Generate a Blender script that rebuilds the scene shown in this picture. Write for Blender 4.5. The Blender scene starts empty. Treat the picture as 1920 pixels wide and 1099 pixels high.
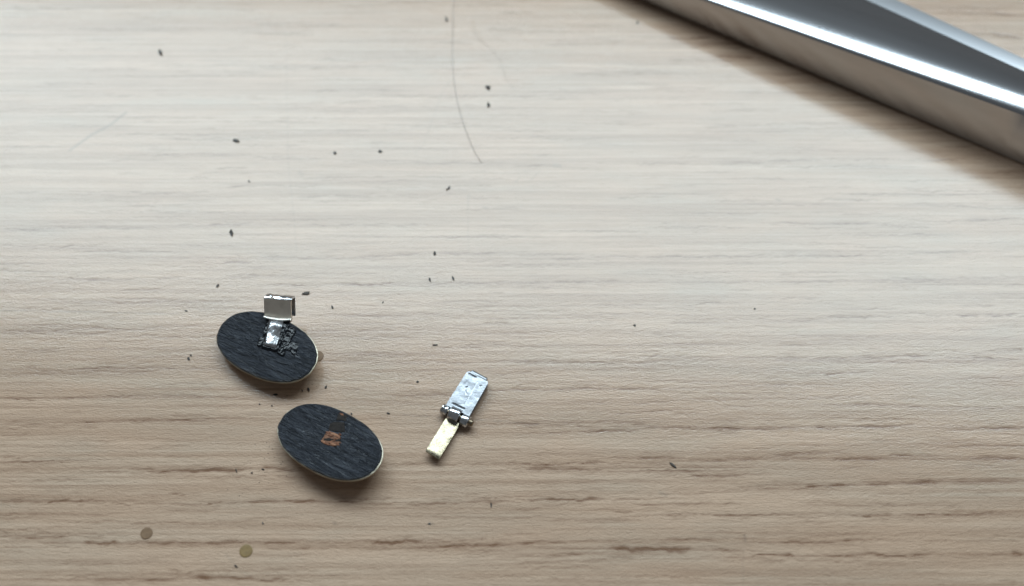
import bpy, math, random
import numpy as np
from mathutils import Vector, Matrix

random.seed(7)
rng = np.random.default_rng(11)
scene = bpy.context.scene
col = scene.collection
R = math.radians

# ---------------------------------------------------------------- camera (a phone held about 18 cm above a desk, tilted 30 degrees)
TILT, DIST, HFOV = R(30), 0.1825, R(55)
cam_data = bpy.data.cameras.new('camera')
cam = bpy.data.objects.new('camera', cam_data)
col.objects.link(cam)
scene.camera = cam
cam.location = (0, -DIST * math.sin(TILT), DIST * math.cos(TILT))
cam.rotation_euler = (TILT, 0, 0)
cam_data.sensor_width = 36
cam_data.angle = HFOV
cam_data.clip_start = 0.005
cam_data.clip_end = 20
cam_data.dof.use_dof = True
cam_data.dof.focus_distance = 0.172
cam_data.dof.aperture_fstop = 10.5

# ---------------------------------------------------------------- light: dim room, one broad daylight window beyond the far side of the desk
world = bpy.data.worlds.new('World')
scene.world = world
world.use_nodes = True
world.node_tree.nodes['Background'].inputs[0].default_value = (0.92, 0.97, 1.0, 1)
world.node_tree.nodes['Background'].inputs[1].default_value = 0.095
win_data = bpy.data.lights.new('window_light', 'AREA')
win_data.shape = 'RECTANGLE'
win_data.size = 1.45
win_data.size_y = 0.40
win_data.energy = 14.0
win_data.color = (0.768, 0.922, 1.0)
win = bpy.data.objects.new('window_light', win_data)
col.objects.link(win)
el, az, dist = R(52.6), R(0), 1.0
win.location = (dist * math.cos(el) * math.sin(az), dist * math.cos(el) * math.cos(az), dist * math.sin(el))
win.rotation_euler = (Vector((0, 0, 0)) - win.location).to_track_quat('-Z', 'Y').to_euler()
win.rotation_euler.rotate_axis('Z', R(-5))

scene.view_settings.view_transform = 'Standard'
scene.view_settings.look = 'None'
scene.view_settings.gamma = 1
scene.view_settings.exposure = 0.23
scene.render.engine = 'CYCLES'
scene.cycles.use_denoising = True
scene.render.filter_size = 1.1

# ---------------------------------------------------------------- helpers
FPX = 960 / math.tan(HFOV / 2)
CAM = np.array(cam.location)
FW = np.array([0, math.sin(TILT), -math.cos(TILT)])
UP = np.array([0, math.cos(TILT), math.sin(TILT)])
RT = np.array([1.0, 0, 0])


def at(px, py, z=0.0):
    """Point in mm at height z (mm) above the desk that was measured at pixel (px, py) of the photograph."""
    d = FW * FPX + RT * (px - 960) - UP * (py - 549.5)
    return (CAM + d * ((z * .001 - CAM[2]) / d[2])) * 1000


def vnoise(x, y, seed=0):
    """2D value noise, about 0..1."""
    x = np.asarray(x, float); y = np.asarray(y, float)
    xi = np.floor(x).astype(np.int64); yi = np.floor(y).astype(np.int64)
    fx = x - xi; fy = y - yi
    fx = fx * fx * (3 - 2 * fx); fy = fy * fy * (3 - 2 * fy)

    def h(a, b):
        n = (a * 374761393 + b * 668265263 + seed * 974634777) & 0x7fffffff
        n = ((n ^ (n >> 13)) * 1274126177) & 0x7fffffff
        return ((n ^ (n >> 16)) & 0xffff) / 65535.0
    return ((h(xi, yi) * (1 - fx) + h(xi + 1, yi) * fx) * (1 - fy) + (h(xi, yi + 1) * (1 - fx) + h(xi + 1, yi + 1) * fx) * fy)


def fbm(x, y, seed=0, octaves=4):
    s = 0; a = .5
    for i in range(octaves):
        s = s + a * vnoise(x * 2 ** i, y * 2 ** i, seed + i * 17); a *= .5
    return s / (1 - .5 ** octaves)


def make(name, verts, faces, mat, parent=None, loc=None, smooth=True, sharp=None):
    """One mesh object; verts in mm of the place, loc (mm) its origin."""
    base = np.array(loc if loc is not None else (parent['_o'] if parent is not None else (0, 0, 0)), float)
    me = bpy.data.meshes.new(name)
    v = (np.asarray(verts, float) - base) * .001
    me.from_pydata([tuple(p) for p in v], [], [tuple(int(i) for i in f) for f in faces])
    me.materials.append(mat)
    me.validate()
    if smooth:
        me.polygons.foreach_set('use_smooth', [True] * len(me.polygons))
        if sharp is not None:
            me.set_sharp_from_angle(angle=R(sharp))
    me.update()
    o = bpy.data.objects.new(name, me)
    col.objects.link(o)
    if parent is not None:
        o.parent = parent
    else:
        o.location = base * .001
    return o


ROOTS = []


def empty(name, loc):
    o = bpy.data.objects.new(name, None)
    o.empty_display_size = .005
    col.objects.link(o)
    o.location = np.array(loc) * .001
    o['_o'] = [float(c) for c in loc]
    ROOTS.append(o)
    return o


def tag(o, label, cat, group=None, kind=None):
    o['label'] = label
    o['category'] = cat
    if group:
        o['group'] = group
    if kind:
        o['kind'] = kind
    return o


def grid_solid(fn_top, fn_bot, nu, nv):
    """Closed sheet from two functions of (u, v) in 0..1 that return points."""
    V, F = [], []
    for fn in (fn_top, fn_bot):
        for j in range(nv + 1):
            for i in range(nu + 1):
                V.append(fn(i / nu, j / nv))
    N = (nu + 1) * (nv + 1)
    idx = lambda i, j: j * (nu + 1) + i
    for j in range(nv):
        for i in range(nu):
            F.append((idx(i, j), idx(i + 1, j), idx(i + 1, j + 1), idx(i, j + 1)))
            F.append((N + idx(i, j), N + idx(i, j + 1), N + idx(i + 1, j + 1), N + idx(i + 1, j)))
    ring = [idx(i, 0) for i in range(nu)] + [idx(nu, j) for j in range(nv)] + [idx(i, nv) for i in range(nu, 0, -1)] + [idx(0, j) for j in range(nv, 0, -1)]
    for a, b in zip(ring, ring[1:] + ring[:1]):
        F.append((a, N + a, N + b, b))
    return np.array(V), F


def lathe(p0, axis, prof, seg=32, wob=0, seed=0):
    """Solid of revolution about p0+axis*t with profile [(t, r)]."""
    axis = np.array(axis, float); axis /= np.linalg.norm(axis)
    a = np.cross(axis, (0, 0, 1)); a /= np.linalg.norm(a)
    b = np.cross(axis, a)
    V, F = [], []
    r_ = np.random.default_rng(seed)
    for t, r in prof:
        for k in range(seg):
            q = 2 * math.pi * k / seg
            rr = r * (1 + wob * (r_.random() - .5))
            V.append(np.array(p0) + axis * t + (a * math.cos(q) + b * math.sin(q)) * rr)
    n = len(prof)
    for j in range(n - 1):
        for k in range(seg):
            F.append((j * seg + k, j * seg + (k + 1) % seg, (j + 1) * seg + (k + 1) % seg, (j + 1) * seg + k))
    F.append(tuple(range(seg))[::-1])
    F.append(tuple(range((n - 1) * seg, n * seg)))
    return np.array(V), F


def tube(pts, r0, r1=None, seg=6):
    pts = [np.array(p, float) for p in pts]
    r1 = r0 if r1 is None else r1
    V, F = [], []
    n = len(pts)
    for i, p in enumerate(pts):
        d = pts[min(i + 1, n - 1)] - pts[max(i - 1, 0)]
        d /= np.linalg.norm(d)
        a = np.cross(d, (0, 0, 1)); a /= np.linalg.norm(a); b = np.cross(d, a)
        r = r0 + (r1 - r0) * i / (n - 1)
        for k in range(seg):
            q = 2 * math.pi * k / seg
            V.append(p + (a * math.cos(q) + b * math.sin(q)) * r)
    for i in range(n - 1):
        for k in range(seg):
            F.append((i * seg + k, i * seg + (k + 1) % seg, (i + 1) * seg + (k + 1) % seg, (i + 1) * seg + k))
    F.append(tuple(range(seg))[::-1]); F.append(tuple(range((n - 1) * seg, n * seg)))
    return np.array(V), F


def cat(P, sub):
    out = []
    for i in range(len(P) - 1):
        p0 = P[max(i - 1, 0)]; p1 = P[i]; p2 = P[i + 1]; p3 = P[min(i + 2, len(P) - 1)]
        for s in range(sub):
            t = s / sub
            out.append(.5 * ((2 * p1) + (-p0 + p2) * t + (2 * p0 - 5 * p1 + 4 * p2 - p3) * t * t + (-p0 + 3 * p1 - 3 * p2 + p3) * t ** 3))
    out.append(P[-1])
    return out


# ---------------------------------------------------------------- materials
class Nodes:
    def __init__(self, name):
        self.m = bpy.data.materials.new(name)
        self.m.use_nodes = True
        self.t = self.m.node_tree
        self.bsdf = self.t.nodes['Principled BSDF']

    def n(self, typ, **kw):
        o = self.t.nodes.new(typ)
        for k, v in kw.items():
            setattr(o, k, v)
        return o

    def link(self, a, b):
        self.t.links.new(a, b)

    def coords(self, scale=(1, 1, 1), rot=0.0, distort=None):
        tc = self.n('ShaderNodeTexCoord')
        src = tc.outputs['Object']
        if rot:
            r = self.n('ShaderNodeMapping', vector_type='POINT')
            r.inputs['Rotation'].default_value = (0, 0, rot)
            self.link(src, r.inputs['Vector'])
            src = r.outputs[0]
        mp = self.n('ShaderNodeMapping')
        mp.inputs['Scale'].default_value = tuple(1000 * s for s in scale)
        self.link(src, mp.inputs['Vector'])
        return mp.outputs[0]

    def noise(self, vec, detail=4, rough=.55, distortion=0.0):
        o = self.n('ShaderNodeTexNoise')
        o.inputs['Scale'].default_value = 1
        o.inputs['Detail'].default_value = detail
        o.inputs['Roughness'].default_value = rough
        o.inputs['Distortion'].default_value = distortion
        self.link(vec, o.inputs['Vector'])
        return o.outputs['Fac']

    def ramp(self, fac, stops):
        o = self.n('ShaderNodeValToRGB')
        e = o.color_ramp.elements
        while len(e) < len(stops):
            e.new(.5)
        for s, (p, c) in zip(e, stops):
            s.position = p
            s.color = (*c, 1) if len(c) == 3 else c
        self.link(fac, o.inputs[0])
        return o.outputs[0]

    def mix(self, fac, a, b, mode='MIX'):
        o = self.n('ShaderNodeMix', data_type='RGBA', blend_type=mode)
        for s, v in ((o.inputs[0], fac), (o.inputs[6], a), (o.inputs[7], b)):
            if hasattr(v, 'links'):
                self.link(v, s)
            elif isinstance(v, (int, float)):
                s.default_value = v
            else:
                s.default_value = (*v, 1)
        return o.outputs[2]

    def math(self, op, a, b=0.0, clamp=False):
        o = self.n('ShaderNodeMath', operation=op, use_clamp=clamp)
        for s, v in ((o.inputs[0], a), (o.inputs[1], b)):
            if hasattr(v, 'links'):
                self.link(v, s)
            else:
                s.default_value = v
        return o.outputs[0]

    def map(self, v, a, b, c, d):
        o = self.n('ShaderNodeMapRange')
        self.link(v, o.inputs[0])
        for i, x in enumerate((a, b, c, d)):
            o.inputs[i + 1].default_value = x
        return o.outputs[0]

    def attr(self, name):
        o = self.n('ShaderNodeAttribute', attribute_name=name)
        return o.outputs['Fac']

    def bump(self, height, dist_mm, strength=1.0, normal=None):
        o = self.n('ShaderNodeBump')
        o.inputs['Distance'].default_value = dist_mm * .001
        o.inputs['Strength'].default_value = strength
        self.link(height, o.inputs['Height'])
        if normal is not None:
            self.link(normal, o.inputs['Normal'])
        return o.outputs[0]

    def set(self, **kw):
        names = dict(color='Base Color', rough='Roughness', metal='Metallic', normal='Normal', spec='Specular IOR Level', coat='Coat Weight',
                     coat_rough='Coat Roughness', coat_normal='Coat Normal', trans='Transmission Weight', aniso='Anisotropic', alpha='Alpha', ior='IOR',
                     subsurf='Subsurface Weight')
        for k, v in kw.items():
            s = self.bsdf.inputs[names[k]]
            if hasattr(v, 'links'):
                self.link(v, s)
            elif isinstance(v, (int, float)):
                s.default_value = v
            else:
                s.default_value = (*v, 1)
        return self.m


def wood_material():
    k = Nodes('pale_oak')
    big = k.noise(k.coords((.012, .10, .1)), 3, .5, .5)
    hue = k.noise(k.coords((.045, .16, .1)), 2, .5, .3)
    band = k.noise(k.coords((.009, .42, .1)), 3, .55, .25)        # broad growth bands
    grain = k.noise(k.coords((.016, 1.25, .1)), 6, .60, .30)      # long continuous lines
    fine = k.noise(k.coords((.10, 4.2, .1)), 4, .6, .2)
    pore = k.noise(k.coords((.55, 6.5, .1)), 3, .6, .3)
    c = k.mix(k.map(hue, .35, .65, 0, 1), (0.560, 0.387, 0.272), (0.500, 0.383, 0.285))
    c = k.mix(k.map(big, .3, .7, 0, .8), c, (0.602, 0.419, 0.295), 'MIX')
    c = k.mix(k.map(band, .40, .70, 0, .62), c, (0.391, 0.244, 0.155))
    c = k.mix(k.map(grain, .45, .72, 0, .72), c, (0.339, 0.211, 0.136))
    c = k.mix(k.map(fine, .48, .75, 0, .36), c, (0.300, 0.185, 0.119))
    c = k.mix(k.map(pore, .60, .78, 0, .45), c, (0.216, 0.127, 0.075))
    streak = k.attr('streak')
    ragged = k.noise(k.coords((.22, 2.8, .1)), 5, .7, .8)
    sf = k.math('MULTIPLY', streak, k.map(ragged, .32, .58, .40, 1.35), True)
    c = k.mix(k.math('MULTIPLY', sf, .92), c, (.165, .074, .032))
    mark = k.attr('mark')
    c = k.mix(mark, c, (.12, .10, .082))
    pores = k.noise(k.coords((.46, 1.9, .1)), 5, .62, .9)
    leather = k.noise(k.coords((1.9, 4.2, .1)), 4, .65, .7)
    h = k.math('ADD', k.math('MULTIPLY', pores, .60), k.math('MULTIPLY', leather, .55))
    h = k.math('SUBTRACT', h, k.math('MULTIPLY', sf, .16))
    h = k.math('SUBTRACT', h, k.map(pore, .58, .78, 0, .10))
    nrm = k.bump(h, .30, .85)
    soft = k.bump(h, .30, .07)
    rough = k.map(pores, .3, .7, .42, .52)
    return k.set(color=c, rough=rough, spec=.28, normal=nrm, coat=.86, coat_rough=.14, coat_normal=soft)


def black_material(rot, name):
    k = Nodes(name)
    g = k.noise(k.coords((.30, 1.9, .5), rot), 5, .62, .9)
    f = k.noise(k.coords((.8, 5.0, 1.0), rot), 4, .65, .5)
    c = k.ramp(g, [(.36, (.010, .012, .017)), (.66, (.050, .057, .072))])
    c = k.mix(k.map(f, .55, .75, 0, .5), c, (.085, .095, .115))
    c = k.mix(k.map(f, .28, .42, .8, 0), c, (.005, .006, .008))
    h = k.math('ADD', g, k.math('MULTIPLY', f, .5))
    return k.set(color=c, rough=k.map(f, .3, .7, .26, .44), spec=.5, normal=k.bump(h, .85, 1.0))


def metal_material(name, color, rough, dark=None, scratch=.04, scale=(1.2, 1.2, 1.2), grime=.0):
    k = Nodes(name)
    n1 = k.noise(k.coords(scale), 5, .65, .4)
    n2 = k.noise(k.coords(tuple(4 * s for s in scale)), 3, .6)
    c = k.mix(k.map(n1, .46, .72, 0, grime), color, dark if dark else tuple(.25 * v for v in color))
    return k.set(color=c, metal=1.0, rough=k.map(n2, .3, .7, rough * .75, rough * 1.35), normal=k.bump(k.math('ADD', n1, k.math('MULTIPLY', n2, .4)), scratch, .8))


def steel_material(name, rough):
    k = Nodes(name)
    n1 = k.noise(k.coords((.03, .4, .4), R(31)), 4, .6)
    c = k.mix(k.map(n1, .4, .7, 0, .5), (.54, .55, .575), (.48, .49, .51))
    return k.set(color=c, metal=1.0, rough=rough)


def plain(name, color, rough, color2=None, scale=2.0, metal=0.0, bump=.03, spec=.4, coat=0.0):
    k = Nodes(name)
    n1 = k.noise(k.coords((scale, scale, scale)), 4, .6)
    c = k.mix(k.map(n1, .35, .68, 0, 1), color, color2 if color2 else tuple(.6 * v for v in color))
    return k.set(color=c, rough=rough, metal=metal, spec=spec, coat=coat, normal=k.bump(n1, bump, .8))


WOOD = wood_material()
CREAM = metal_material('cream_metal', (.45, .41, .33), .46, (.30, .24, .16), .02, grime=.5)
SILVER = metal_material('silver_tin', (.31, .322, .345), .38, (.20, .21, .23), .03, (1.1, 1.1, 1.1), .5)
NICKEL = metal_material('nickel', (.96, .89, .79), .42, (.62, .56, .48), .010, (.8, .8, .8), .35)
MIRROR = metal_material('mirror_nickel', (.60, .61, .63), .14, (.22, .22, .24), .03, (.7, .7, .7), .45)
BRASS = metal_material('pale_brass', (.35, .30, .21), .30, (.13, .12, .09), .06, (.7, .7, .7), .9)
LIP_GLINT = metal_material('lip_glint_metal', (.93, .91, .86), .5, (.6, .58, .52), .02, grime=.3)  # pale colour carries the bright reflection along the tab's foot lip
KNUCKLE = metal_material('knuckle_tin', (.68, .70, .73), .17, (.12, .12, .14), .05, (1.1, 1.1, 1.1), .6)
DARKPIN = metal_material('tarnished_pin', (.30, .24, .17), .35, (.06, .05, .04), .04, grime=.7)
STEEL = steel_material('polished_steel', .20)
SATIN = steel_material('satin_steel', .40)
GLUE = plain('black_glue', (.006, .007, .009), .12, (.010, .011, .014), 2.0, bump=.08, spec=.28)
OLIVE = plain('olive_amber', (.290, .190, .075), .45, (.225, .145, .058), 1.4, bump=.02)
UMBER = plain('umber_amber', (.290, .178, .098), .5, (.225, .135, .074), 1.4, bump=.02)
FLAKE = plain('charred_flake', (.020, .016, .013), .5, (.045, .032, .022), 3.0)
FLAKE_GREY = plain('grey_dust', (.10, .095, .088), .7, (.07, .066, .06), 3.0)
FLAKE_BROWN = plain('brown_splinter', (.055, .036, .022), .5, (.028, .020, .014), 3.0)
HAIR = plain('hair_strand', (.29, .26, .23), .5, (.25, .225, .20), 3.0)
RAW = plain('raw_red_wood', (.27, .125, .070), .6, (.11, .036, .016), 2.6, bump=.10, spec=.2)
SCRAPED = plain('scraped_paint', (.016, .013, .012), .7, (.034, .028, .025), 2.0, bump=.06, spec=.12)

UMBER.node_tree.nodes['Principled BSDF'].inputs['Alpha'].default_value = .72    # thin translucent film
OLIVE.node_tree.nodes['Principled BSDF'].inputs['Alpha'].default_value = .9

# ---------------------------------------------------------------- the desk top: one sheet, finely divided where the grain is deep enough to see
STREAKS = [
    (0, 622, 90, 619, 4, .6), (90, 622, 150, 615, 4, .6), (150, 615, 235, 619, 4, .65), (250, 617, 390, 611, 4, .4), (45, 688, 100, 695, 4, .5),
    (0, 705, 100, 700, 5, .35), (150, 693, 225, 690, 4, .8), (230, 690, 340, 690, 4, .4), (340, 689, 430, 690, 4, .4), (0, 747, 70, 750, 5, .6),
    (95, 747, 290, 743, 5, .6), (290, 740, 400, 745, 5, .5), (400, 745, 470, 748, 4, .4), (0, 793, 95, 795, 4, .55), (130, 793, 200, 791, 4, .7),
    (235, 791, 300, 789, 4, .8), (300, 788, 402, 785, 4, .9), (0, 856, 50, 858, 4, .6), (0, 867, 160, 864, 4, .8), (235, 878, 300, 884, 5, .5),
    (265, 885, 480, 880, 8, .95), (0, 939, 85, 939, 4, .6), (85, 940, 135, 940, 5, .9), (135, 940, 205, 940, 4, .7), (315, 928, 350, 928, 3, .6),
    (385, 944, 420, 944, 4, .8), (435, 943, 625, 940, 5, .8), (625, 940, 702, 937, 4, .9), (0, 1000, 50, 1007, 4, .6), (25, 1008, 135, 1008, 5, .8),
    (150, 1017, 230, 1018, 6, .9), (230, 1018, 480, 1017, 6, .7), (135, 1080, 190, 1078, 5, .5), (150, 1088, 350, 1086, 7, .7),
    (350, 1080, 480, 1087, 7, .9), (90, 1055, 330, 1053, 4, .35), (480, 879, 560, 880, 7, .8), (700, 875, 800, 872, 4, .5), (915, 871, 1170, 868, 4, .8),
    (975, 880, 1120, 880, 7, .8), (760, 946, 960, 940, 6, .7), (880, 935, 960, 933, 4, .5), (480, 1018, 570, 1017, 5, .8), (690, 1019, 800, 1015, 6, .95),
    (760, 1027, 970, 1021, 7, .85), (855, 1011, 915, 1010, 3, .6), (555, 1029, 585, 1028, 3, .6), (480, 1087, 550, 1090, 4, .7),
    (1190, 858, 1275, 860, 5, .7), (1190, 884, 1330, 883, 5, .7), (1285, 894, 1400, 893, 5, .7), (1305, 864, 1440, 859, 5, .7), (960, 933, 1010, 931, 4, .5),
    (985, 939, 1135, 938, 6, 1.0), (975, 958, 1020, 953, 4, .5), (1145, 960, 1190, 960, 4, .4), (1240, 967, 1300, 965, 4, .7), (1320, 966, 1440, 966, 5, .8),
    (960, 1020, 1070, 1016, 5, .9), (1100, 1016, 1230, 1018, 4, .5), (1130, 1030, 1310, 1031, 8, 1.0), (1310, 1031, 1380, 1034, 5, .6),
    (1230, 1014, 1360, 1012, 4, .6), (1020, 1045, 1100, 1038, 4, .6), (960, 1058, 1080, 1052, 4, .45), (1080, 1052, 1200, 1045, 4, .4),
    (1400, 1043, 1500, 1043, 5, .8), (1440, 858, 1545, 847, 5, .7), (1555, 863, 1660, 862, 5, .9), (1660, 855, 1720, 853, 5, .7), (1820, 858, 1920, 860, 6, .6),
    (1440, 910, 1510, 909, 7, .5), (1500, 911, 1600, 910, 7, .9), (1600, 909, 1780, 904, 7, .8), (1780, 904, 1920, 902, 7, .6), (1610, 969, 1680, 968, 5, .8),
    (1680, 968, 1900, 961, 4, .7), (1440, 1019, 1620, 1014, 5, .8), (1520, 1042, 1780, 1040, 5, .8), (1780, 1041, 1860, 1042, 4, .4),
    (1895, 1040, 1920, 1040, 6, .9), (1500, 1003, 1650, 1001, 4, .4), (960, 680, 1200, 679, 4, .6), (1200, 678, 1300, 675, 4, .5), (960, 651, 1010, 650, 4, .4),
    (1270, 654, 1310, 654, 4, .4), (955, 732, 1016, 731, 4, .9), (1035, 731, 1120, 729, 4, .7), (1140, 730, 1250, 728, 4, .6), (1270, 728, 1330, 728, 4, .4),
    (955, 795, 1020, 794, 5, .7), (1040, 793, 1100, 793, 4, .5), (1080, 802, 1100, 801, 4, .6), (1080, 811, 1210, 805, 4, .8), (1180, 798, 1230, 797, 4, .6),
    (1240, 802, 1320, 802, 5, .5), (1320, 803, 1400, 805, 7, .9), (1400, 805, 1480, 803, 5, .7), (1210, 773, 1250, 771, 4, .7), (1090, 605, 1160, 603, 4, .4),
    (1170, 573, 1210, 572, 4, .5), (1300, 569, 1360, 568, 4, .5), (1525, 802, 1580, 800, 5, .8), (1580, 800, 1720, 797, 4, .8), (1835, 805, 1920, 802, 5, .8),
    (1590, 760, 1640, 759, 4, .7), (1640, 760, 1690, 762, 4, .5), (1440, 722, 1540, 720, 4, .5), (1540, 703, 1590, 700, 4, .6), (1440, 670, 1520, 672, 5, .7),
    (1520, 672, 1600, 673, 5, .6), (1600, 672, 1750, 668, 8, .6), (1815, 670, 1870, 673, 6, .6), (1895, 657, 1920, 657, 5, .7), (1475, 605, 1530, 600, 4, .4),
    (1550, 595, 1650, 594, 5, .7), (1790, 593, 1840, 590, 5, .7), (1840, 592, 1910, 592, 5, .7), (1440, 303, 1550, 299, 5, .5), (1550, 299, 1830, 300, 4, .5),
    (1580, 365, 1660, 366, 4, .5), (1560, 419, 1640, 420, 4, .6), (1800, 415, 1920, 410, 7, .6), (1840, 390, 1920, 395, 4, .4), (1440, 482, 1660, 480, 5, .6),
    (1690, 476, 1830, 472, 5, .55), (1440, 530, 1600, 529, 5, .45), (1600, 528, 1920, 520, 5, .5), (960, 310, 1050, 311, 5, .5), (1180, 308, 1300, 307, 5, .4),
    (1340, 307, 1440, 306, 8, .45), (960, 478, 1100, 478, 4, .4), (1030, 485, 1100, 485, 4, .5), (1200, 483, 1440, 481, 5, .6), (960, 530, 1200, 528, 5, .6),
    (1240, 529, 1440, 529, 4, .45), (960, 538, 1040, 538, 4, .4), (550, 369, 620, 367, 4, .5), (620, 368, 750, 369, 4, .35), (500, 411, 600, 412, 4, .4),
    (560, 422, 690, 423, 5, .5), (690, 421, 800, 420, 4, .35), (480, 483, 640, 485, 5, .5), (640, 485, 810, 477, 5, .55), (810, 476, 960, 476, 5, .5),
    (860, 491, 960, 490, 4, .3), (480, 537, 620, 535, 5, .5), (620, 533, 760, 534, 6, .7), (760, 532, 960, 532, 5, .5), (740, 306, 960, 306, 6, .4),
    (0, 430, 60, 432, 5, .6), (40, 432, 110, 430, 5, .5), (180, 425, 260, 430, 5, .5), (380, 423, 480, 420, 5, .5), (140, 365, 230, 368, 4, .35),
    (130, 377, 230, 377, 4, .35), (250, 388, 330, 386, 4, .3), (410, 494, 480, 492, 5, .6), (115, 523, 210, 527, 4, .6), (290, 523, 340, 522, 4, .5),
    (480, 46, 530, 46, 6, .4), (550, 49, 650, 48, 6, .5), (560, 115, 790, 108, 6, .3), (480, 196, 620, 195, 5, .3), (630, 193, 700, 190, 5, .4),
    (690, 181, 860, 178, 5, .5), (620, 244, 700, 244, 5, .4), (740, 238, 960, 240, 5, .35), (890, 6, 960, 8, 5, .3), (1070, 74, 1160, 73, 5, .3),
    (1240, 72, 1350, 72, 6, .7), (1300, 85, 1400, 83, 6, .6), (1330, 105, 1420, 108, 8, .85), (1010, 184, 1100, 187, 6, .35), (1100, 186, 1320, 182, 5, .3),
    (1110, 232, 1240, 235, 5, .4), (1330, 232, 1440, 236, 6, .4), (20, 10, 50, 20, 6, .4), (70, 12, 115, 18, 6, .4), (120, 53, 320, 57, 6, .35),
    (300, 126, 480, 122, 6, .3), (600, 605, 740, 607, 4, .3), (540, 620, 760, 619, 4, .45), (860, 648, 960, 646, 4, .35), (900, 608, 960, 605, 4, .5),
    (0, 576, 200, 585, 3, .35), (1760, 20, 1920, 30, 6, .6), (1850, 60, 1920, 75, 6, .6), (800, 735, 850, 738, 4, .4),
]
MARKS = [  # thin scratches, pencil and smudges on the desk: (points, width px, strength)
    ([(130, 283), (172, 253), (205, 236), (237, 211)], 6, .36), ([(536, 60), (538, 200), (540, 300), (549, 390), (556, 470)], 2.0, .13),
    ([(876, 365), (878, 470)], 2.5, .12), ([(880, 364), (877, 392)], 4, .14), ([(905, 388), (914, 391)], 6, .22), ([(1396, 1003), (1397, 1015)], 4, .3),
    ([(1394, 1030), (1393, 1099)], 3, .10), ([(1038, 310), (1052, 312)], 9, .22), ([(968, 341), (975, 333)], 3, .22), ([(993, 340), (1012, 321)], 3, .12),
    ([(755, 778), (835, 783), (960, 792), (1010, 795)], 1.8, .34), ([(0, 582), (200, 586), (330, 590)], 1.6, .28), ([(560, 322), (568, 330)], 8, .16),
    ([(780, 285), (795, 270), (830, 170), (850, 145)], 5, .08), ([(1236, 924), (1250, 929)], 5, .30), ([(1455, 374), (1464, 377)], 4, .30),
    ([(625, 980), (630, 983)], 4, .35), ([(805, 981), (812, 983)], 4, .35), ([(1048, 165), (1062, 172)], 8, .10), ([(490, 478), (520, 492)], 2.5, .12),
    ([(424, 1040), (446, 1066)], 1.8, .3), ([(448, 1068), (468, 1080)], 1.8, .2),
]


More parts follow.
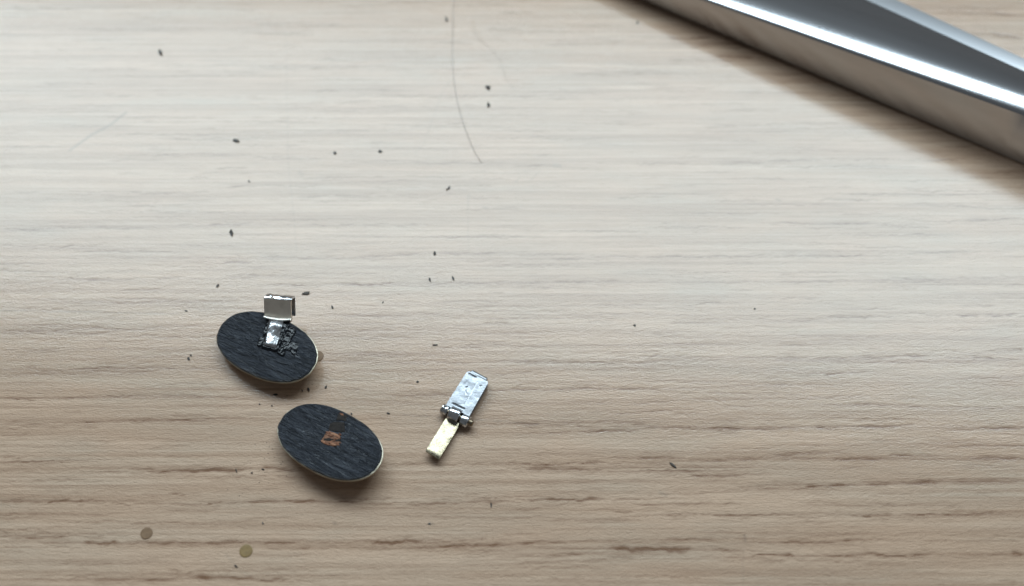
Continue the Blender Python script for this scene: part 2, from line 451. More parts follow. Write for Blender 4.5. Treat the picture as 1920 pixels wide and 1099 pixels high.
def build_desk():
    xs_d = np.arange(-119, 119.01, .26)
    ys_d = np.arange(-57, 80.01, .24)
    far = lambda a, b, n: np.geomspace(1, 1 + abs(b - a), n)[1:] - 1
    xs = np.concatenate([(-119 - far(119, 330, 14))[::-1], xs_d, 119 + far(119, 330, 14)])
    ys = np.concatenate([(-57 - far(57, 260, 14))[::-1], ys_d, 80 + far(80, 300, 14)])
    X, Y = np.meshgrid(xs, ys)
    S = np.zeros_like(X)
    M = np.zeros_like(X)
    Z = np.zeros_like(X)

    def splat(p, q, hw, s, seed, target, wob=1.0, soft=False):
        x0, x1 = min(p[0], q[0]) - 1.5, max(p[0], q[0]) + 1.5
        y0, y1 = min(p[1], q[1]) - 2.5 * hw - 1, max(p[1], q[1]) + 2.5 * hw + 1
        i0, i1 = np.searchsorted(xs, [x0, x1]); j0, j1 = np.searchsorted(ys, [y0, y1])
        if i1 <= i0 or j1 <= j0:
            return
        x = X[j0:j1, i0:i1]; y = Y[j0:j1, i0:i1]
        d = np.array(q[:2]) - np.array(p[:2]); L = np.hypot(*d); d = d / max(L, 1e-6)
        u = ((x - p[0]) * d[0] + (y - p[1]) * d[1])
        v = -(x - p[0]) * d[1] + (y - p[1]) * d[0]
        t = np.clip(u / L, -.2, 1.2)
        if soft:
            e = np.clip(np.minimum(u + .4, L + .4 - u) / .5, 0, 1)
            w = hw
        else:
            v = v + wob * (fbm(u * .32, np.zeros_like(u) + seed * 3.1, seed) - .5) * .75 + wob * (vnoise(u * 1.3, np.zeros_like(u), seed + 5) - .5) * .22
            e = np.clip(np.minimum(t, 1 - t) * 5, 0, 1) ** .7 * (t > 0) * (t < 1)
            w = hw * (.45 + .9 * vnoise(u * .45, np.zeros_like(u), seed + 9)) * (.35 + .65 * e)
        w = np.maximum(w, .10)
        vv = np.where(v > 0, v / 1.35, v)
        val = s * e * np.exp(-(vv / w) ** 2 * 1.2)
        if not soft:
            val = val * (.62 + .5 * vnoise(u * .7, v * 2.0, seed + 21))
        target[j0:j1, i0:i1] = np.maximum(target[j0:j1, i0:i1], val)

    sd = 1
    for x0, y0, x1, y1, w, s in STREAKS:
        p, q = at(x0, y0), at(x1, y1)
        if p[0] > q[0]:
            p, q = q, p
        splat(p, q, w * (.040 if w < 6 else .045), s * 1.2, sd, S); sd += 1
        splat(p, q, w * .10, s * .30, sd + 5000, S)
        ext = (q[0] - p[0]) * rng.uniform(.3, .9) + 4
        sl = (q[1] - p[1]) / max(q[0] - p[0], 1)
        splat((p[0] - ext, p[1] - sl * ext * .5 + rng.normal() * .15), (q[0] + ext * .8, q[1] + sl * ext * .5 + rng.normal() * .15), .15, s * .65, sd, S); sd += 1
        if s > .55 and rng.random() < .7:       # a faint companion line
            o = (rng.random() - .5) * 2.2
            splat((p[0] + 1, p[1] + o), (q[0] - rng.random() * 4, q[1] + o), .18, s * .45, sd, S); sd += 1
    for _ in range(1100):                        # short fine pores all over the board
        x = rng.uniform(-118, 116); y = rng.uniform(-56, 79); L = rng.uniform(2.5, 16)
        splat((x, y), (x + L, y + rng.normal() * .06), rng.uniform(.10, .2), rng.uniform(.12, .42), sd, S); sd += 1
    for _ in range(260):                        # longer thin lines
        x = rng.uniform(-118, 100); y = rng.uniform(-56, 79); L = rng.uniform(7, 34)
        splat((x, y), (x + L, y + rng.normal() * .15), rng.uniform(.11, .2), rng.uniform(.28, .62), sd, S); sd += 1
    for _ in range(60):                         # grain beyond the picture
        x = rng.uniform(-118, 80); y = rng.choice([rng.uniform(-57, -54), rng.uniform(76, 80)]); L = rng.uniform(8, 30)
        splat((x, y), (x + L, y + rng.normal() * .2), rng.uniform(.2, .4), rng.uniform(.4, .8), sd, S); sd += 1
    for pts, w, s in MARKS:
        P = [at(*p) for p in pts]
        for a, b in zip(P, P[1:]):
            splat(a, b, w * .05, s, sd, M, soft=True); sd += 1
    Z -= .012 * S
    Z += .006 * (fbm(X * .07, Y * .35, 91, 3) - .5) + .005 * (fbm(X * .3, Y * 1.5, 77, 2) - .5)
    nx, ny = len(xs), len(ys)
    V = np.stack([X, Y, Z], -1).reshape(-1, 3) * .001
    i, j = np.meshgrid(np.arange(nx - 1), np.arange(ny - 1))
    a = (j * nx + i).ravel()
    Q = np.stack([a, a + 1, a + nx + 1, a + nx], -1).astype(np.int32)
    me = bpy.data.meshes.new('desk_top')
    me.vertices.add(len(V)); me.vertices.foreach_set('co', V.astype(np.float32).ravel())
    me.loops.add(Q.size); me.loops.foreach_set('vertex_index', Q.ravel())
    me.polygons.add(len(Q)); me.polygons.foreach_set('loop_start', np.arange(0, Q.size, 4, dtype=np.int32))
    me.update(calc_edges=True)
    me.polygons.foreach_set('use_smooth', np.ones(len(Q), bool))
    for n, A in (('streak', S), ('mark', M)):
        at_ = me.attributes.new(n, 'FLOAT', 'POINT')
        at_.data.foreach_set('value', A.astype(np.float32).ravel())
    me.materials.append(WOOD)
    o = bpy.data.objects.new('desk_top', me)
    col.objects.link(o)
    o['kind'] = 'structure'
    o['label'] = 'pale oak desk top with brown grain streaks and a satin sheen'


build_desk()

# ---------------------------------------------------------------- the two oval plates
SEMI = (9.85, 5.84)


def sup(th, a, b, e=2.22):
    c, s = math.cos(th), math.sin(th)
    r = (abs(c) ** e + abs(s) ** e) ** (-1 / e)
    return a * r * c, b * r * s


def oval_frame(center, angle, tilt_x, tilt_y, depth):
    M = Matrix.Rotation(R(tilt_x), 3, 'X') @ Matrix.Rotation(R(tilt_y), 3, 'Y') @ Matrix.Rotation(R(angle), 3, 'Z')
    return np.array(M)


def build_oval(root_name, center_rim, angle, tx, ty, depth, seed, black, label):
    """Domed metal face lying face down, black wooden backing on top."""
    M = oval_frame(center_rim, angle, tx, ty, depth)
    a, b = SEMI
    seg = 168
    # shell: dome below, upright rim wall, flat lip
    V, F = [], []
    rings = [(r, -depth + (depth - .55) * r ** 2.4) for r in np.linspace(.04, 1, 22)] + [(1.006, -.30), (1.004, -.08), (.990, -.02), (.93, -.03)]
    for r, z in rings:
        for k in range(seg):
            x, y = sup(2 * math.pi * k / seg, a, b)
            wv = 1 + .010 * (vnoise(k * .22, 3.0, seed + 2) - .5) * (r > .9)
            V.append((x * r * wv, y * r * wv, z))
    for j in range(len(rings) - 1):
        for k in range(seg):
            F.append((j * seg + k, j * seg + (k + 1) % seg, (j + 1) * seg + (k + 1) % seg, (j + 1) * seg + k))
    F.append(tuple(range(seg))[::-1])
    Vs = np.array(V) @ M.T
    # rest the dome on the desk
    zr = -Vs[:, 2].min() + .01
    c = np.array([center_rim[0], center_rim[1], 0])
    off = np.array([c[0], c[1], zr])
    root = empty(root_name, (c[0], c[1], 0))
    tag(root, label, 'oval plate', 'pair of black oval plates')
    make('metal_shell', Vs + off, F, CREAM, root, sharp=40)
    # backing
    V, F = [], []
    nr = 70
    for j in range(nr + 1):
        r = .02 + .968 * j / nr
        for k in range(seg):
            x, y = sup(2 * math.pi * k / seg, a, b)
            edge = 1 + .016 * (vnoise(k * .35, 1.0, seed) - .5) * (r > .8)
            V.append((x * r * edge, y * r * edge, 0))
    V = np.array(V)
    g = fbm(V[:, 0] * .30, V[:, 1] * 1.5, seed, 4)
    lines = fbm(V[:, 0] * .16 + .3 * V[:, 1], V[:, 1] * .85, seed + 40, 3)
    groove = np.exp(-((lines - .5) / .018) ** 2)
    rr = np.repeat(np.linspace(.02, .988, nr + 1), seg)
    V[:, 2] = .32 + (.30 * (g - .5) - .16 * groove) * np.clip((1 - rr) * 9, .25, 1) - .22 * np.clip((rr - .93) / .06, 0, 1) ** 2
    for j in range(nr):
        for k in range(seg):
            F.append((j * seg + k, j * seg + (k + 1) % seg, (j + 1) * seg + (k + 1) % seg, (j + 1) * seg + k))
    F.append(tuple(range(seg))[::-1])
    base = len(V)
    low = V[nr * seg:].copy(); low[:, 2] = -.04
    V = np.vstack([V, low])
    for k in range(seg):
        F.append((nr * seg + k, nr * seg + (k + 1) % seg, base + (k + 1) % seg, base + k))
    make('black_backing', V @ M.T + off, F, black, root)
    return root, M, off


def heightfield(M, off, xr, yr, fn, nx, ny, z0):
    """Lump on the backing: local rectangle xr, yr; fn(x, y) -> height above z0 (0 at its border)."""
    V, F = [], []
    for j in range(ny + 1):
        for i in range(nx + 1):
            x = xr[0] + (xr[1] - xr[0]) * i / nx; y = yr[0] + (yr[1] - yr[0]) * j / ny
            V.append((x, y, z0 + fn(x, y)))
    for j in range(ny):
        for i in range(nx):
            q = j * (nx + 1) + i
            F.append((q, q + 1, q + nx + 2, q + nx + 1))
    return np.array(V) @ M.T + off, F


BLACK1 = black_material(R(27), 'black_stained_wood')
BLACK2 = black_material(R(29), 'black_ribbed_wood')

c1 = at(499.5, 648, 3.2)
plate1, M1, o1 = build_oval('oval_plate', c1, -27.3, 0.5, -3.0, 2.9, 3, BLACK1, 'black oval plate with an upright silver tab glued to its back')
c2 = at(617.5, 826, 3.2)
plate2, M2, o2 = build_oval('oval_plate', c2, -30.5, -8.0, -1.0, 2.7, 14, BLACK2, 'black oval plate without a tab, showing a scraped reddish wood patch')


def on_oval(M, off, px, py, lift):
    """Local coordinates on an oval's backing of the point seen at a pixel of the photograph."""
    n = M[:, 2]; p0 = off + n * lift
    d = FW * FPX + RT * (px - 960) - UP * (py - 549.5)
    C = CAM * 1000
    t = ((p0 - C) @ n) / (d @ n)
    return ((C + d * t) - off) @ M      # local


def to_world(M, off, pts):
    return np.asarray(pts) @ M.T + off


# --- strip, glue and tab on the first plate
q = [on_oval(M1, o1, *p, .6) for p in ((495, 647), (517, 653), (532, 603), (505.5, 598))]     # bl, br, tr, tl
q = [np.array((p[0], p[1], 0)) for p in q]


def strip_pt(z, puff):
    def f(u, v):
        p = (q[0] * (1 - u) + q[1] * u) * (1 - v) + (q[3] * (1 - u) + q[2] * u) * v
        p = p.copy()
        p[2] = z + puff * (math.sin(math.pi * u) ** .5 * .16 + .30 * max(0, v - .42) - .10 * max(0, .06 - v) / .06) + (puff * .05 * (vnoise(u * 4, v * 8, 5) - .5))
        return p
    return f


V, F = grid_solid(strip_pt(.62, 1), strip_pt(.1, 0), 12, 24)
make('glued_strip', to_world(M1, o1, V), F, MIRROR, plate1, sharp=45)

ux = (q[1] - q[0]) / np.linalg.norm(q[1] - q[0]); uy = np.array((-ux[1], ux[0], 0))
O = (q[0] + q[1]) / 2
half = np.linalg.norm(q[1] - q[0]) / 2
slen = np.linalg.norm((q[2] + q[3]) / 2 - O)


def in_oval(x, y, k=.93):
    r = ((abs(x) / SEMI[0]) ** 2.22 + (abs(y) / SEMI[1]) ** 2.22) ** (1 / 2.22)
    return min(max((k - r) / .06, 0), 1)


def glue_border(x, y):
    """Raised glossy bead that frames the strip."""
    d = np.array((x, y, 0)) - O; a = d @ ux - .10 * (d @ uy) * 0; b = d @ uy
    dx = max(abs(a) - half, 0); dy = max(-b, 0)
    e = math.hypot(dx, dy)
    h = .50 * math.exp(-((e - .22) / .42) ** 2) if e > 0 else .3
    if b > slen + .5:
        h *= max(0, 1 - (b - slen - .5) * 2)
    h *= in_oval(x, y)
    return h - .6 * (1 - in_oval(x, y, .96)) + .10 * (vnoise(x * 2.5, y * 2.5, 8) - .5) - (.0 if e < .95 else min((e - .95) * 1.2, .6))


def glue_lumps(fn_mask, seed, amp):
    def f(x, y):
        d = np.array((x, y, 0)) - O; a = d @ ux; b = d @ uy
        m = fn_mask(a, b) * in_oval(x, y)
        n = vnoise(x * 2.6, y * 2.6, seed) * .65 + vnoise(x * 5, y * 5, seed + 3) * .35
        return m * (.10 + .42 * amp * n ** 1.4) - .28 * (1 - m)
    return f


def boxmask(a0, a1, b0, b1, soft, seed):
    def f(a, b):
        w = (vnoise(a * 1.1 + 9, b * 1.1, seed) - .5) * .6
        d = min(a - a0, a1 - a, b - b0, b1 - b) + w
        return min(max(d / soft, 0), 1)
    return f


cx, cy = O[0], O[1]
V, F = heightfield(M1, o1, (cx - 4, cx + 5.5), (cy - 3, cy + 8), glue_border, 76, 88, .12)
H = (V - o1) @ M1
keep = [f for f in F if max(H[i, 2] for i in f) > .14 and min(in_oval(H[i, 0], H[i, 1], .97) for i in f) > .2]
used = sorted({i for f in keep for i in f}); re = {i: n_ for n_, i in enumerate(used)}
make('glue_bead', V[used], [tuple(re[i] for i in f) for f in keep], GLUE, plate1)
for (a0, a1, b0, b1), sd, amp in (((-2.9, -1.35, -.8, 5.3), 31, .55), ((1.25, 3.4, -1.2, 6.0), 47, .60), ((2.2, 5.0, -.4, 2.4), 63, .30)):
    V, F = heightfield(M1, o1, (cx - 7, cx + 8), (cy - 6, cy + 8.5), glue_lumps(boxmask(a0, a1, b0, b1, .5, sd), sd, amp), 130, 124, .30)
    keep = []
    H = (V - o1) @ M1
    for f in F:
        if max(H[i, 2] for i in f) > .31:
            keep.append(f)
    used = sorted({i for f in keep for i in f}); re = {i: n for n, i in enumerate(used)}
    make('glue_residue', V[used], [tuple(re[i] for i in f) for f in keep], GLUE, plate1)

# standing tab: a strip folded double, hinge roll at its foot
zb = 3.75
B0, B1 = at(495.5, 594, zb), at(546, 599, zb)
T0, T1 = at(502, 557.5, zb + 2.8), at(552, 567, zb + 2.8)
Bc, Tc = (B0 + B1) / 2, (T0 + T1) / 2
w = (B1 - B0) / np.linalg.norm(B1 - B0)
h = Tc - Bc
hl = np.linalg.norm(h); h /= hl
n = np.cross(w, h); n /= np.linalg.norm(n)
h = np.cross(n, w)
W2 = np.linalg.norm(B1 - B0) / 2


def tabp(a, b, c):
    return Bc + w * a + h * b + n * c


def front(c0):
    def f(u, v):
        a = (-1 + 2 * u) * W2 * (1 + .02 * (v > .97))
        b = v * hl
        lip = .45 * max(0, 1 - v / .10) ** 2          # foot rolls forward
        sag = -.18 * math.sin(math.pi * u) * max(0, 1 - v / .2)
        return tabp(a, b + sag - .1 * lip, c0 + lip + .04 * (vnoise(u * 3, v * 3, 2) - .5))
    return f


V, F = grid_solid(front(.0), front(-.30), 20, 24)
make('tab_front', V, F, NICKEL, plate1, sharp=45)


def fold_piece(a0, a1, seed, name, back_len):
    prof = []
    D = 1.9
    for k in range(13):                                # fold over the top, front to back
        t = math.pi * k / 12
        prof.append((hl - .06 + .42 * math.sin(t), -D / 2 + D / 2 * math.cos(t)))
    for k in range(1, 7):
        prof.append((hl - .06 - back_len * k / 6, -D - .02))

    def f(off):
        def g(u, v):
            i = v * (len(prof) - 1); k = min(int(i), len(prof) - 2); t = i - k
            b = prof[k][0] * (1 - t) + prof[k + 1][0] * t; c = prof[k][1] * (1 - t) + prof[k + 1][1] * t
            a = a0 + (a1 - a0) * u
            cr = .16 * (vnoise(a * 2.2, v * 9, seed) - .5)
            s = off
            return tabp(a + .22 * v, b + cr - s * .26 * math.sin(math.pi * min(v / .66, 1)), c + cr * .4 + (s * .26 * (1 if v > .66 else -math.cos(math.pi * v / .66))))
        return g
    V, F = grid_solid(f(0), f(1), 10, 26)
    make(name, V, F, KNUCKLE, plate1, sharp=50)


fold_piece(-W2 + .12, -W2 + 1.22, 4, 'tab_fold', 2.2)
fold_piece(-W2 + 1.56, W2 + .08, 9, 'tab_fold', 3.6)
V, F = lathe(tabp(-W2 * .96, -.15, -.55), w, [(0, .3), (.03, .52), (.1, .6), (2 * W2 * .96 - .1, .6), (2 * W2 * .96 - .03, .52), (2 * W2 * .96, .3)], 28, .01, 2)
make('hinge_roll', V, F, SILVER, plate1, sharp=40)
V, F = tube(cat([tabp(-W2 * .99, .10, .30), tabp(-W2 * .55, -.06, .42), tabp(0, -.14, .46), tabp(W2 * .55, -.10, .42), tabp(W2 * .98, .08, .30)], 5), .20, .20, 10)
make('foot_lip', V, F, LIP_GLINT, plate1, sharp=60)

# chip in the rim of the first plate
pc = [on_oval(M1, o1, x, y, .1) for x, y in ((497, 708), (504, 704), (511, 707), (512, 711), (500, 712))]
pc = np.array([(p[0], p[1], .13) for p in pc]); pl = pc.copy(); pl[:, 2] = -.12
V = np.vstack([pc, pl]); m = len(pc)
make('bare_chip', to_world(M1, o1, V), [tuple(range(m))] + [(i, i + m, (i + 1) % m + m, (i + 1) % m) for i in range(m)], RAW, plate1, smooth=False)


# --- scraped patch on the second plate
def patch(name, pix, lift, mat, parent, M, off, rough=.03, seed=0, nsub=4):
    P = np.array([on_oval(M, off, x, y, .36)[:2] for x, y in pix])
    c = P.mean(0)
    V, F = [], []
    K = len(P) * nsub
    ring = []
    for i in range(len(P)):
        for s in range(nsub):
            t = s / nsub
            ring.append(P[i] * (1 - t) + P[(i + 1) % len(P)] * t)
    ring = np.array(ring)
    r_ = np.random.default_rng(seed)
    jit = 1 + .10 * (r_.random(K) - .5)
    levels = [(.25, 1), (.55, 1), (.85, .95), (1.0, .3), (1.03, -3.0)]
    V.append((c[0], c[1], lift))
    for s, zf in levels:
        for i in range(K):
            p = c + (ring[i] - c) * s * jit[i]
            zz = lift * zf if zf > 0 else .05
            V.append((p[0], p[1], zz + (rough * (r_.random() - .5) if zf > 0 else 0)))
    for i in range(K):
        F.append((0, 1 + i, 1 + (i + 1) % K))
    for j in range(len(levels) - 1):
        for i in range(K):
            a0 = 1 + j * K
            F.append((a0 + i, a0 + K + i, a0 + K + (i + 1) % K, a0 + (i + 1) % K))
    return make(name, to_world(M, off, V), F, mat, parent, smooth=True, sharp=50)


patch('scraped_square', ((617, 793), (630, 789), (647, 791), (649, 803), (646, 812), (630, 811), (613, 808)), .42, SCRAPED, plate2, M2, o2, .03, 3)
RAW2 = plain('raw_pale_wood', (.38, .20, .12), .6, (.17, .062, .028), 2.6, bump=.10, spec=.2)
RAW5 = plain('brown_stain', (.040, .024, .018), .6, (.018, .014, .013), 2.5, bump=.08, spec=.25)
RAW4 = plain('raw_brown_wood', (.25, .125, .075), .65, (.06, .026, .016), 3.0, bump=.12, spec=.2)
patch('torn_wood', ((607, 813), (617, 806), (639, 813), (641, 824), (638, 836), (624, 838), (610, 836), (599, 829)), .39, RAW4, plate2, M2, o2, .07, 8)
patch('scraped_gap', ((604, 822), (616, 821), (628, 824), (641, 823), (640, 828), (622, 829), (606, 826)), .43, SCRAPED, plate2, M2, o2, .04, 9, 3)
r_ = np.random.default_rng(5)
for i, (x, y, ln, wd, ang) in enumerate(((617, 812, 18, 4.5, 22), (628, 815, 20, 5, 20), (634, 819, 14, 4, 30), (620, 817, 14, 3, 12), (606, 828, 13, 4.5, 28), (612, 832, 17, 4, 18),
                                         (620, 829, 12, 4, -30), (624, 833, 15, 5, 25), (632, 832, 14, 4, 35), (627, 826, 9, 3, -20), (630, 823, 10, 3, 15), (638, 815, 8, 3, 40))):
    ca, sa = math.cos(R(ang)), math.sin(R(ang))
    pix = [(x + ca * ln * a - sa * wd * b, y + sa * ln * a + ca * wd * b) for a, b in ((-.5, .1), (-.2, -.5), (.25, -.42), (.5, 0), (.2, .5), (-.25, .4))]
    o = patch('bare_wood_splinter', pix, .42 + .025 * (i % 4), (RAW, RAW2)[i % 3 == 1], plate2, M2, o2, .06, 20 + i, 2)
    if i == 0:
        o['label'] = 'torn reddish-brown bare wood'
patch('stained_strip', ((629, 789), (633, 774), (644, 776), (653, 780), (650, 791), (640, 789)), .41, SCRAPED, plate2, M2, o2, .03, 5)
patch('bare_wood_splinter', ((636, 774), (644, 776), (645, 780), (639, 779)), .46, RAW, plate2, M2, o2, .05, 7, 3)

# ---------------------------------------------------------------- the loose hinge
HO = np.array((-9.44, -25.1, 0))
hu = np.array((.891, -.453, 0)); hv = np.array((.453, .891, 0)); hz = np.array((0, 0, 1.0))
hinge = empty('metal_hinge', HO)
tag(hinge, 'small loose hinge with a silver leaf and a pale brass leaf', 'hinge')
HP = lambda u, v, z: HO + hu * u + hv * v + hz * z


def brass(z, top):
    def f(s, t):
        u = -1.62 + 2.72 * s + .10 * (1 - t) * 0; v = -8.05 - .30 * s + (7.15 + .3 * s) * t
        zz = 1.55 - .75 * t + z
        if top:
            zz += .10 * math.sin(math.pi * s) ** .6 - .12 * (max(0, .06 - t) / .06) + .03 * (vnoise(s * 5, t * 12, 3) - .5)
        return HP(u + .05 * (vnoise(t * 9, 0, 4) - .5), v, zz)
    return f


V, F = grid_solid(brass(.0, True), brass(-.5, False), 14, 30)
make('brass_leaf', V, F, BRASS, hinge, sharp=45)


def leaf_outline(t):
    """Left and right edge of the silver leaf at v-parameter t."""
    left = -2.55 + .25 * t; right = 2.02 - .02 * t
    if t > .93:
        left += (t - .93) / .07 * .65
        right -= (t - .93) / .07 * .40
    return left, right


def silver(z, top, seed):
    def f(s, t):
        l, r = leaf_outline(t)
        if top:
            l += .16 * (vnoise(t * 22, 0, 6) - .5) * (t < .8)
        u = l + (r - l) * s; v = .75 + t * (7.75 - .35 * s)
        zz = z
        if top:
            zz += .08 * (fbm(u * .7, v * .9, seed, 3) - .5)
            zz -= .12 * math.exp(-((v - 7.75) / .10) ** 2) * (1 if -1.9 < u < -.25 else 0)
            zz -= .14 * math.exp(-((v - 1.55) / .10) ** 2) * (1 if -1.7 < u < .75 else 0)
            zz -= .03 * math.exp(-((u - .25) / .08) ** 2) * (1 if 2.2 < v < 7.2 else 0)
            zz += .05 * (u > .25)
            for (uu, vv, ang, ln) in ((-1.0, 5.3, .6, .3), (-.6, 4.4, 2.2, .45), (1.1, 6.6, .7, .25)):
                da = (u - uu) * math.cos(ang) + (v - vv) * math.sin(ang); db = -(u - uu) * math.sin(ang) + (v - vv) * math.cos(ang)
                zz -= .09 * math.exp(-(db / .09) ** 2 - (da / (ln * .8)) ** 4)
            zz -= .25 * max(0, (t - .95) / .05) ** 2
        return HP(u, v, zz)
    return f


V, F = grid_solid(silver(1.78, True, 12), silver(1.38, False, 12), 56, 84)
make('silver_leaf', V, F, SILVER, hinge, sharp=60)
V, F = grid_solid(silver(1.05, False, 12), silver(.68, False, 12), 6, 12)
make('under_leaf', V, F, SILVER, hinge, sharp=45)
V, F = lathe(HP(-1.75, 8.35, 1.22), hu - .07 * hv, [(0, .3), (.05, .5), (.2, .56), (3.0, .56), (3.15, .5), (3.2, .3)], 20, .02, 4)
make('fold_edge', V, F, SILVER, hinge, sharp=40)
for (a, b, r, z, dv, sd) in ((-3.0, -1.72, .92, 1.2, .10, 1), (-1.44, .62, 1.28, 1.32, .0, 2), (.90, 2.4, 1.08, 1.18, -.12, 3)):
    L = b - a
    prof = [(0, r * .55), (.03, r * .86), (.10, r * .97), (.18, r)] + ([(.34, r * .90), (.46, r * .99), (.62, r * .90), (.75, r)] if sd == 1 else [(L * .5, r * 1.01)]) + [(L - .16, r), (L - .06, r * .93), (L, r * .6)]
    V, F = lathe(HP(a, dv, z), hu, prof, 30, .035, sd)
    make('hinge_knuckle', V, F, KNUCKLE, hinge, sharp=45)
V, F = lathe(HP(-3.2, .0, 1.1), hu, [(0, .3), (.05, .48), (.12, .55), (6.1, .55), (6.25, .46), (6.32, .2)], 20, .06, 9)
make('hinge_pin', V, F, DARKPIN, hinge, sharp=45)
# bent tongue that joins the brass leaf to the middle knuckle
V, F = grid_solid(lambda s, t: HP(-1.3 + 1.85 * s, -1.55 + .9 * t, .86 + .25 * t), lambda s, t: HP(-1.3 + 1.85 * s, -1.55 + .9 * t, .42 + .2 * t), 4, 6)
make('brass_tongue', V, F, SILVER, hinge, sharp=45)

# ---------------------------------------------------------------- the steel tool across the far corner
A = (at(1920, 308, .25), at(1207, 0, 1.2))
A2 = (at(1920, 300, 1.2), at(1220, 0, 2.2))
Bq = (at(1920, 217, 10.4), at(1316, 0, 7.1))
B2 = (at(1920, 209, 10.9), at(1338, 0, 7.6))
Cq = (at(1920, 191, 11.25), at(1387, 0, 7.9))
Dq = (at(1920, 174, 11.12), at(1448, 0, 7.82))
D2 = (at(1920, 155, 10.35), at(1535, 0, 7.15))
Eq = (at(1920, 134, 8.8), at(1624, 0, 5.5))
Fq = (at(1920, 110, 8.25), at(1682, 0, 4.95))
lines = [A, A2, Bq, B2, Cq, Dq, D2, Eq]
tool = empty('steel_tool', (at(1600, 150, 0)[0], at(1600, 150, 0)[1], 0))
tag(tool, 'blurred polished steel tool lying diagonally across the upper right corner', 'tool')


def line_at(L, t):
    return L[1] + (L[0] - L[1]) * t


secs = []
TS = np.linspace(-.35, 1.7, 42)
for t in TS:
    g = [line_at(L, t) for L in lines]
    top = cat(g[2:], 5)
    low = [np.array((g[7][0], g[7][1], max(.2, g[7][2] - 3.0))), np.array((g[7][0] * .8 + g[0][0] * .2, g[7][1] * .8 + g[0][1] * .2, .3 + .9 * (1 - min(max(t, 0), 1)) * .8))]
    secs.append([g[0], g[1]] + top + low)
m = len(secs[0])
V = np.array([p for s in secs for p in s]); F = []
for j in range(len(secs) - 1):
    for k in range(m):
        F.append((j * m + k, (j + 1) * m + k, (j + 1) * m + (k + 1) % m, j * m + (k + 1) % m))
F.append(tuple(range(m))); F.append(tuple(range((len(secs) - 1) * m, len(secs) * m))[::-1])
make('tool_body', V, F, STEEL, tool, sharp=24)
secs = []
for t in TS:
    e, f_ = line_at(Eq, t), line_at(Fq, t)
    d = (f_ - e)
    e2 = e + d * .02 + np.array((0, 0, .03)); f2 = f_
    secs.append([e2, e2 * .5 + f2 * .5 + np.array((0, 0, .12)), f2, f2 + np.array((.2, .3, -.5)), f2 + np.array((0, 0, -2.6)), e2 + np.array((0, 0, -2.6))])
m = 6
V = np.array([p for s in secs for p in s]); F = []
for j in range(len(secs) - 1):
    for k in range(m):
        F.append((j * m + k, (j + 1) * m + k, (j + 1) * m + (k + 1) % m, j * m + (k + 1) % m))
F.append(tuple(range(m))); F.append(tuple(range((len(secs) - 1) * m, len(secs) * m))[::-1])
make('tool_flange', V, F, SATIN, tool, sharp=24)

# ---------------------------------------------------------------- small round discs
DISCS = [
    (461.5, 1033, 12.3, OLIVE, 'olive-yellow round disc near the bottom edge, below the other disc'),
    (275, 1000, 11.3, UMBER, 'brownish translucent round disc, leftmost of the three discs'),
    (596, 668, 11.0, UMBER, 'round amber disc half hidden under the oval plate with the tab'),
]
for px, py, rp, mat, label in DISCS:
    c = at(px, py, 0)
    sc = np.linalg.norm(at(px + 1, py) - c)
    r = rp * sc
    V, F = lathe((c[0], c[1], .03), (0.0, 0.0001, 1), [(0, r * .98), (.02, r), (.05, r), (.07, r * .97), (.08, r * .85), (.07, r * .5), (.07, r * .1)], 40, .012, int(px))
    o = make('round_disc', V, F, mat, None, (c[0], c[1], 0), sharp=50)
    tag(o, label, 'disc', 'round amber discs')

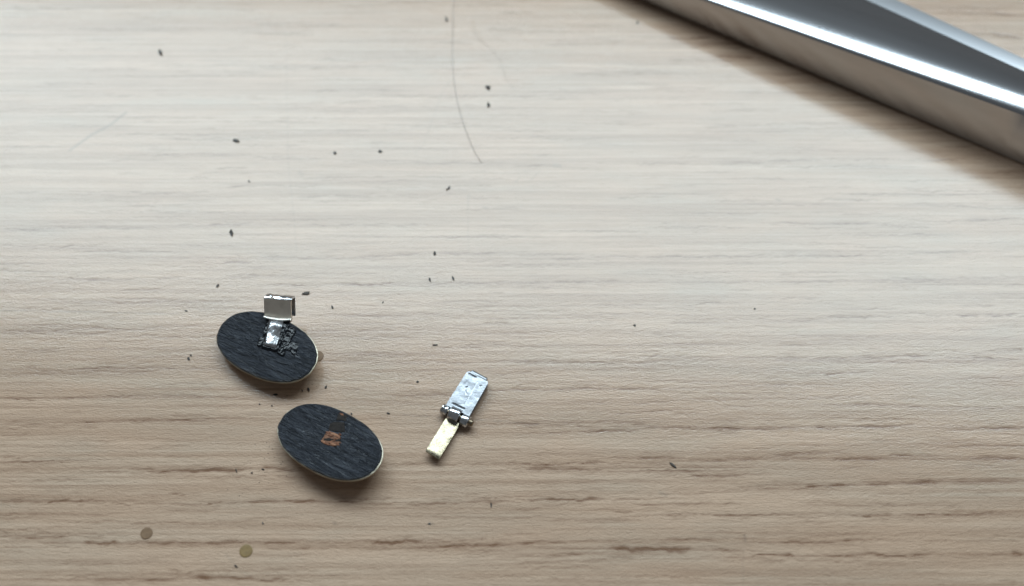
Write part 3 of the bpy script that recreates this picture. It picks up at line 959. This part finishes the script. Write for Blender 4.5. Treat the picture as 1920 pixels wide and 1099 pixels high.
# ---------------------------------------------------------------- flakes and specks (x, y, length px, width px, angle deg in the picture, material, label)
FLAKES = [
    (301, 99, 13, 8, 60, FLAKE, 'dark blurred speck in the upper left, highest of the left specks'),
    (443, 264, 14, 8, 10, FLAKE, 'dark triangular speck above and left of the centre, second highest on the left'),
    (434, 438, 14, 8, 80, FLAKE, 'black teardrop speck above the oval plate with the tab'),
    (408, 536, 8, 5, -40, FLAKE, 'small black hooked speck just above the left end of the tabbed oval'),
    (467, 340, 6, 3, 40, FLAKE, 'tiny dark speck between the teardrop speck and the triangular speck'),
    (349, 583, 7, 2.5, 5, FLAKE, 'thin tiny black sliver left of the tabbed oval'),
    (354, 673, 8, 6, 50, FLAKE, 'square black crumb left of the tabbed oval, lower of two'),
    (358, 666.5, 5, 4, 20, FLAKE, 'tiny black crumb left of the tabbed oval, upper of two'),
    (574, 550, 17, 8, -8, FLAKE_BROWN, 'largest dark flake, beside the top of the silver tab'),
    (623, 576, 7, 5, 60, FLAKE, 'small dark speck right of the silver tab'),
    (718, 567, 5, 2.5, -50, FLAKE_GREY, 'tiny grey speck far right of the silver tab'),
    (816, 647, 12, 3.5, -4, FLAKE_BROWN, 'thin dark sliver lying level above the silver hinge leaf'),
    (841, 353, 12, 3.5, -40, FLAKE, 'slanting dark sliver above the centre of the desk'),
    (815, 475, 9, 6, 85, FLAKE, 'black triangular speck beneath the slanting sliver'),
    (806, 525, 9, 5, 65, FLAKE, 'dark speck below the black triangular speck'),
    (849.5, 522, 10, 4.5, 65, FLAKE_GREY, 'greyish speck right of a dark speck near the centre'),
    (713, 284, 9, 6, 15, FLAKE_GREY, 'grey speck right of a fainter one, left of the long hair'),
    (628, 287, 7, 6, 0, FLAKE_GREY, 'faint grey speck further left of the long hair'),
    (837, 36, 11, 5, 70, FLAKE_GREY, 'grey speck close to the top of the long hair'),
    (915, 164, 13, 9, 25, FLAKE, 'dark blurred speck right of the hair, upper of two'),
    (916, 197, 10, 8, 70, FLAKE, 'dark blurred speck right of the hair, lower of two'),
    (1195.5, 42, 8, 4, -70, FLAKE_GREY, 'small grey speck in the shadow of the steel tool'),
    (1190, 610, 6, 5, 0, FLAKE, 'tiny dark speck alone right of the centre'),
    (1415, 579, 4, 3, 0, FLAKE_GREY, 'minute grey speck furthest right on the pale sheen'),
    (1262.5, 873, 21, 5.5, 38, FLAKE_BROWN, 'dark brown splinter lying on the lower right grain'),
    (921, 947, 12, 3.5, 88, FLAKE, 'short upright dark splinter below the hinge'),
    (783, 716, 6, 5, 0, FLAKE, 'small dark speck left of the silver hinge leaf'),
    (579, 731, 9, 5, 70, FLAKE, 'black flake between the two ovals'),
    (611, 726, 8, 5, -60, FLAKE_BROWN, 'brown flake right of the black flake between the ovals'),
    (567, 733, 5, 3, 60, FLAKE, 'tiny black flake left of the larger flake between the ovals'),
    (443, 1062, 8, 4, 35, FLAKE, 'dark speck on a fine scratch below the olive disc'),
    (516, 740, 12, 4, -5, FLAKE, 'dark flake at the shadow under the tabbed oval'),
    (728, 775, 7, 4, 10, FLAKE_BROWN, 'brown speck beside the upper right rim of the bare oval'),
    (659, 776, 5, 4, 60, FLAKE, 'tiny speck touching the upper rim of the bare oval'),
    (487, 758, 4, 3, 10, FLAKE, 'tiny black speck up left of the bare oval'),
    (510, 761, 4, 3, 10, FLAKE_BROWN, 'tiny brown speck beside the tip of the bare oval'),
    (493, 880, 7, 3, 20, FLAKE_BROWN, 'brown crumb on the streak left of the bare oval'),
    (443, 882, 9, 2.5, 75, FLAKE, 'thin dark fibre on the brown streak left of the bare oval'),
    (472, 887, 5, 3, 20, FLAKE, 'tiny dark crumb on the brown streak beside the bare oval'),
    (493, 981, 7, 3, 75, FLAKE_GREY, 'small grey sliver to the right of the olive disc'),
    (805, 982, 7, 4, 10, FLAKE_GREY, 'small grey crumb below the brass leaf of the hinge'),
]
for i, (px, py, ln, wd, ang, mat, label) in enumerate(FLAKES):
    ln *= .86; wd *= .78
    r_ = np.random.default_rng(100 + i)
    c = at(px, py, .05)
    a = R(ang)
    du = at(px + math.cos(a), py + math.sin(a), .05) - c
    dv = at(px - math.sin(a), py + math.cos(a), .05) - c
    K = 9
    ths = np.sort((np.arange(K) + r_.random(K) * .7) / K * 2 * math.pi)
    taper = r_.uniform(-.45, .45)
    ring = []
    for t in ths:
        rad = .5 * r_.uniform(.78, 1.12)
        x = math.cos(t) * rad; y = math.sin(t) * rad * (1 + taper * math.cos(t) * 1.4)
        ring.append(c + du * ln * x + dv * wd * y)
    ring = np.array(ring)
    th = .10 + .03 * wd / 5
    curl = r_.uniform(.02, .12)
    topz = np.array([curl * (np.linalg.norm((p - c)[:2]) / (ln * .05 + .05)) ** 2 for p in ring])
    lo = ring.copy(); lo[:, 2] = .02 + topz * .6
    hi = ring.copy(); hi[:, 2] = .02 + th + topz
    cen = np.array([[c[0], c[1], th * 1.25 + .02]])
    V = np.vstack([lo, hi, cen])
    F = [tuple(range(K))[::-1]] + [(k, (k + 1) % K, K + (k + 1) % K, K + k) for k in range(K)] + [(K + k, K + (k + 1) % K, 2 * K) for k in range(K)]
    o = make('dust_flake', V, F, mat, None, (c[0], c[1], 0), smooth=False)
    tag(o, label, 'flake', 'dark flakes scattered on the desk')

# dust: scattered crumbs too fine to count
V, F = [], []
for (px, py) in [(505, 838), (511, 842), (503, 850), (530, 866), (527, 870), (496, 860), (473, 885), (440, 910), (427, 918), (478, 834), (500, 830), (508, 846), (515, 858), (522, 874),
                 (532, 872), (455, 925), (466, 915), (486, 905), (449, 930), (470, 868), (489, 845), (520, 850)] + [(rng.normal(505, 30), rng.normal(865, 35)) for _ in range(10)] + \
        [(rng.normal(620, 60), rng.normal(735, 14)) for _ in range(10)]:
    c = at(px, py, 0); s = rng.uniform(.04, .12)
    b = len(V)
    for k in range(5):
        t = 2 * math.pi * k / 5 + rng.random()
        V.append((c[0] + math.cos(t) * s * rng.uniform(.6, 1.2), c[1] + math.sin(t) * s * rng.uniform(.4, 1), .01))
    V.append((c[0], c[1], s * .9 + .02))
    for k in range(5):
        F.append((b + k, b + (k + 1) % 5, b + 5))
o = make('dust', V, F, FLAKE_BROWN, None, (at(505, 860)[0], at(505, 860)[1], 0), smooth=False)
o['kind'] = 'stuff'
o['label'] = 'fine dark crumbs sprinkled beside the bare oval'
o['category'] = 'dust'


def smooth_path(pix, z, sub=8):
    P = [at(x, y, z) for x, y in pix]
    return cat(P, sub)


for pix, r0, r1, label in (
        ([(851, -60), (850, 0), (849.5, 60), (848.5, 105), (851, 145), (858, 190), (872, 240), (888, 280), (903, 305)], .038, .032, 'long thin curved hair running down from the top edge'),
        ([(888, 50), (893, 65), (905, 80), (922, 92), (940, 118), (948, 146), (957, 158), (968, 170)], .02, .013, 'short faint hair right of the long hair'),
):
    V, F = tube(smooth_path(pix, .12), r0, r1)
    o = make('hair', V, F, HAIR, None, tuple(at(*pix[2], 0)))
    tag(o, label, 'hair', 'hairs on the desk')

for o in ROOTS:
    del o['_o']
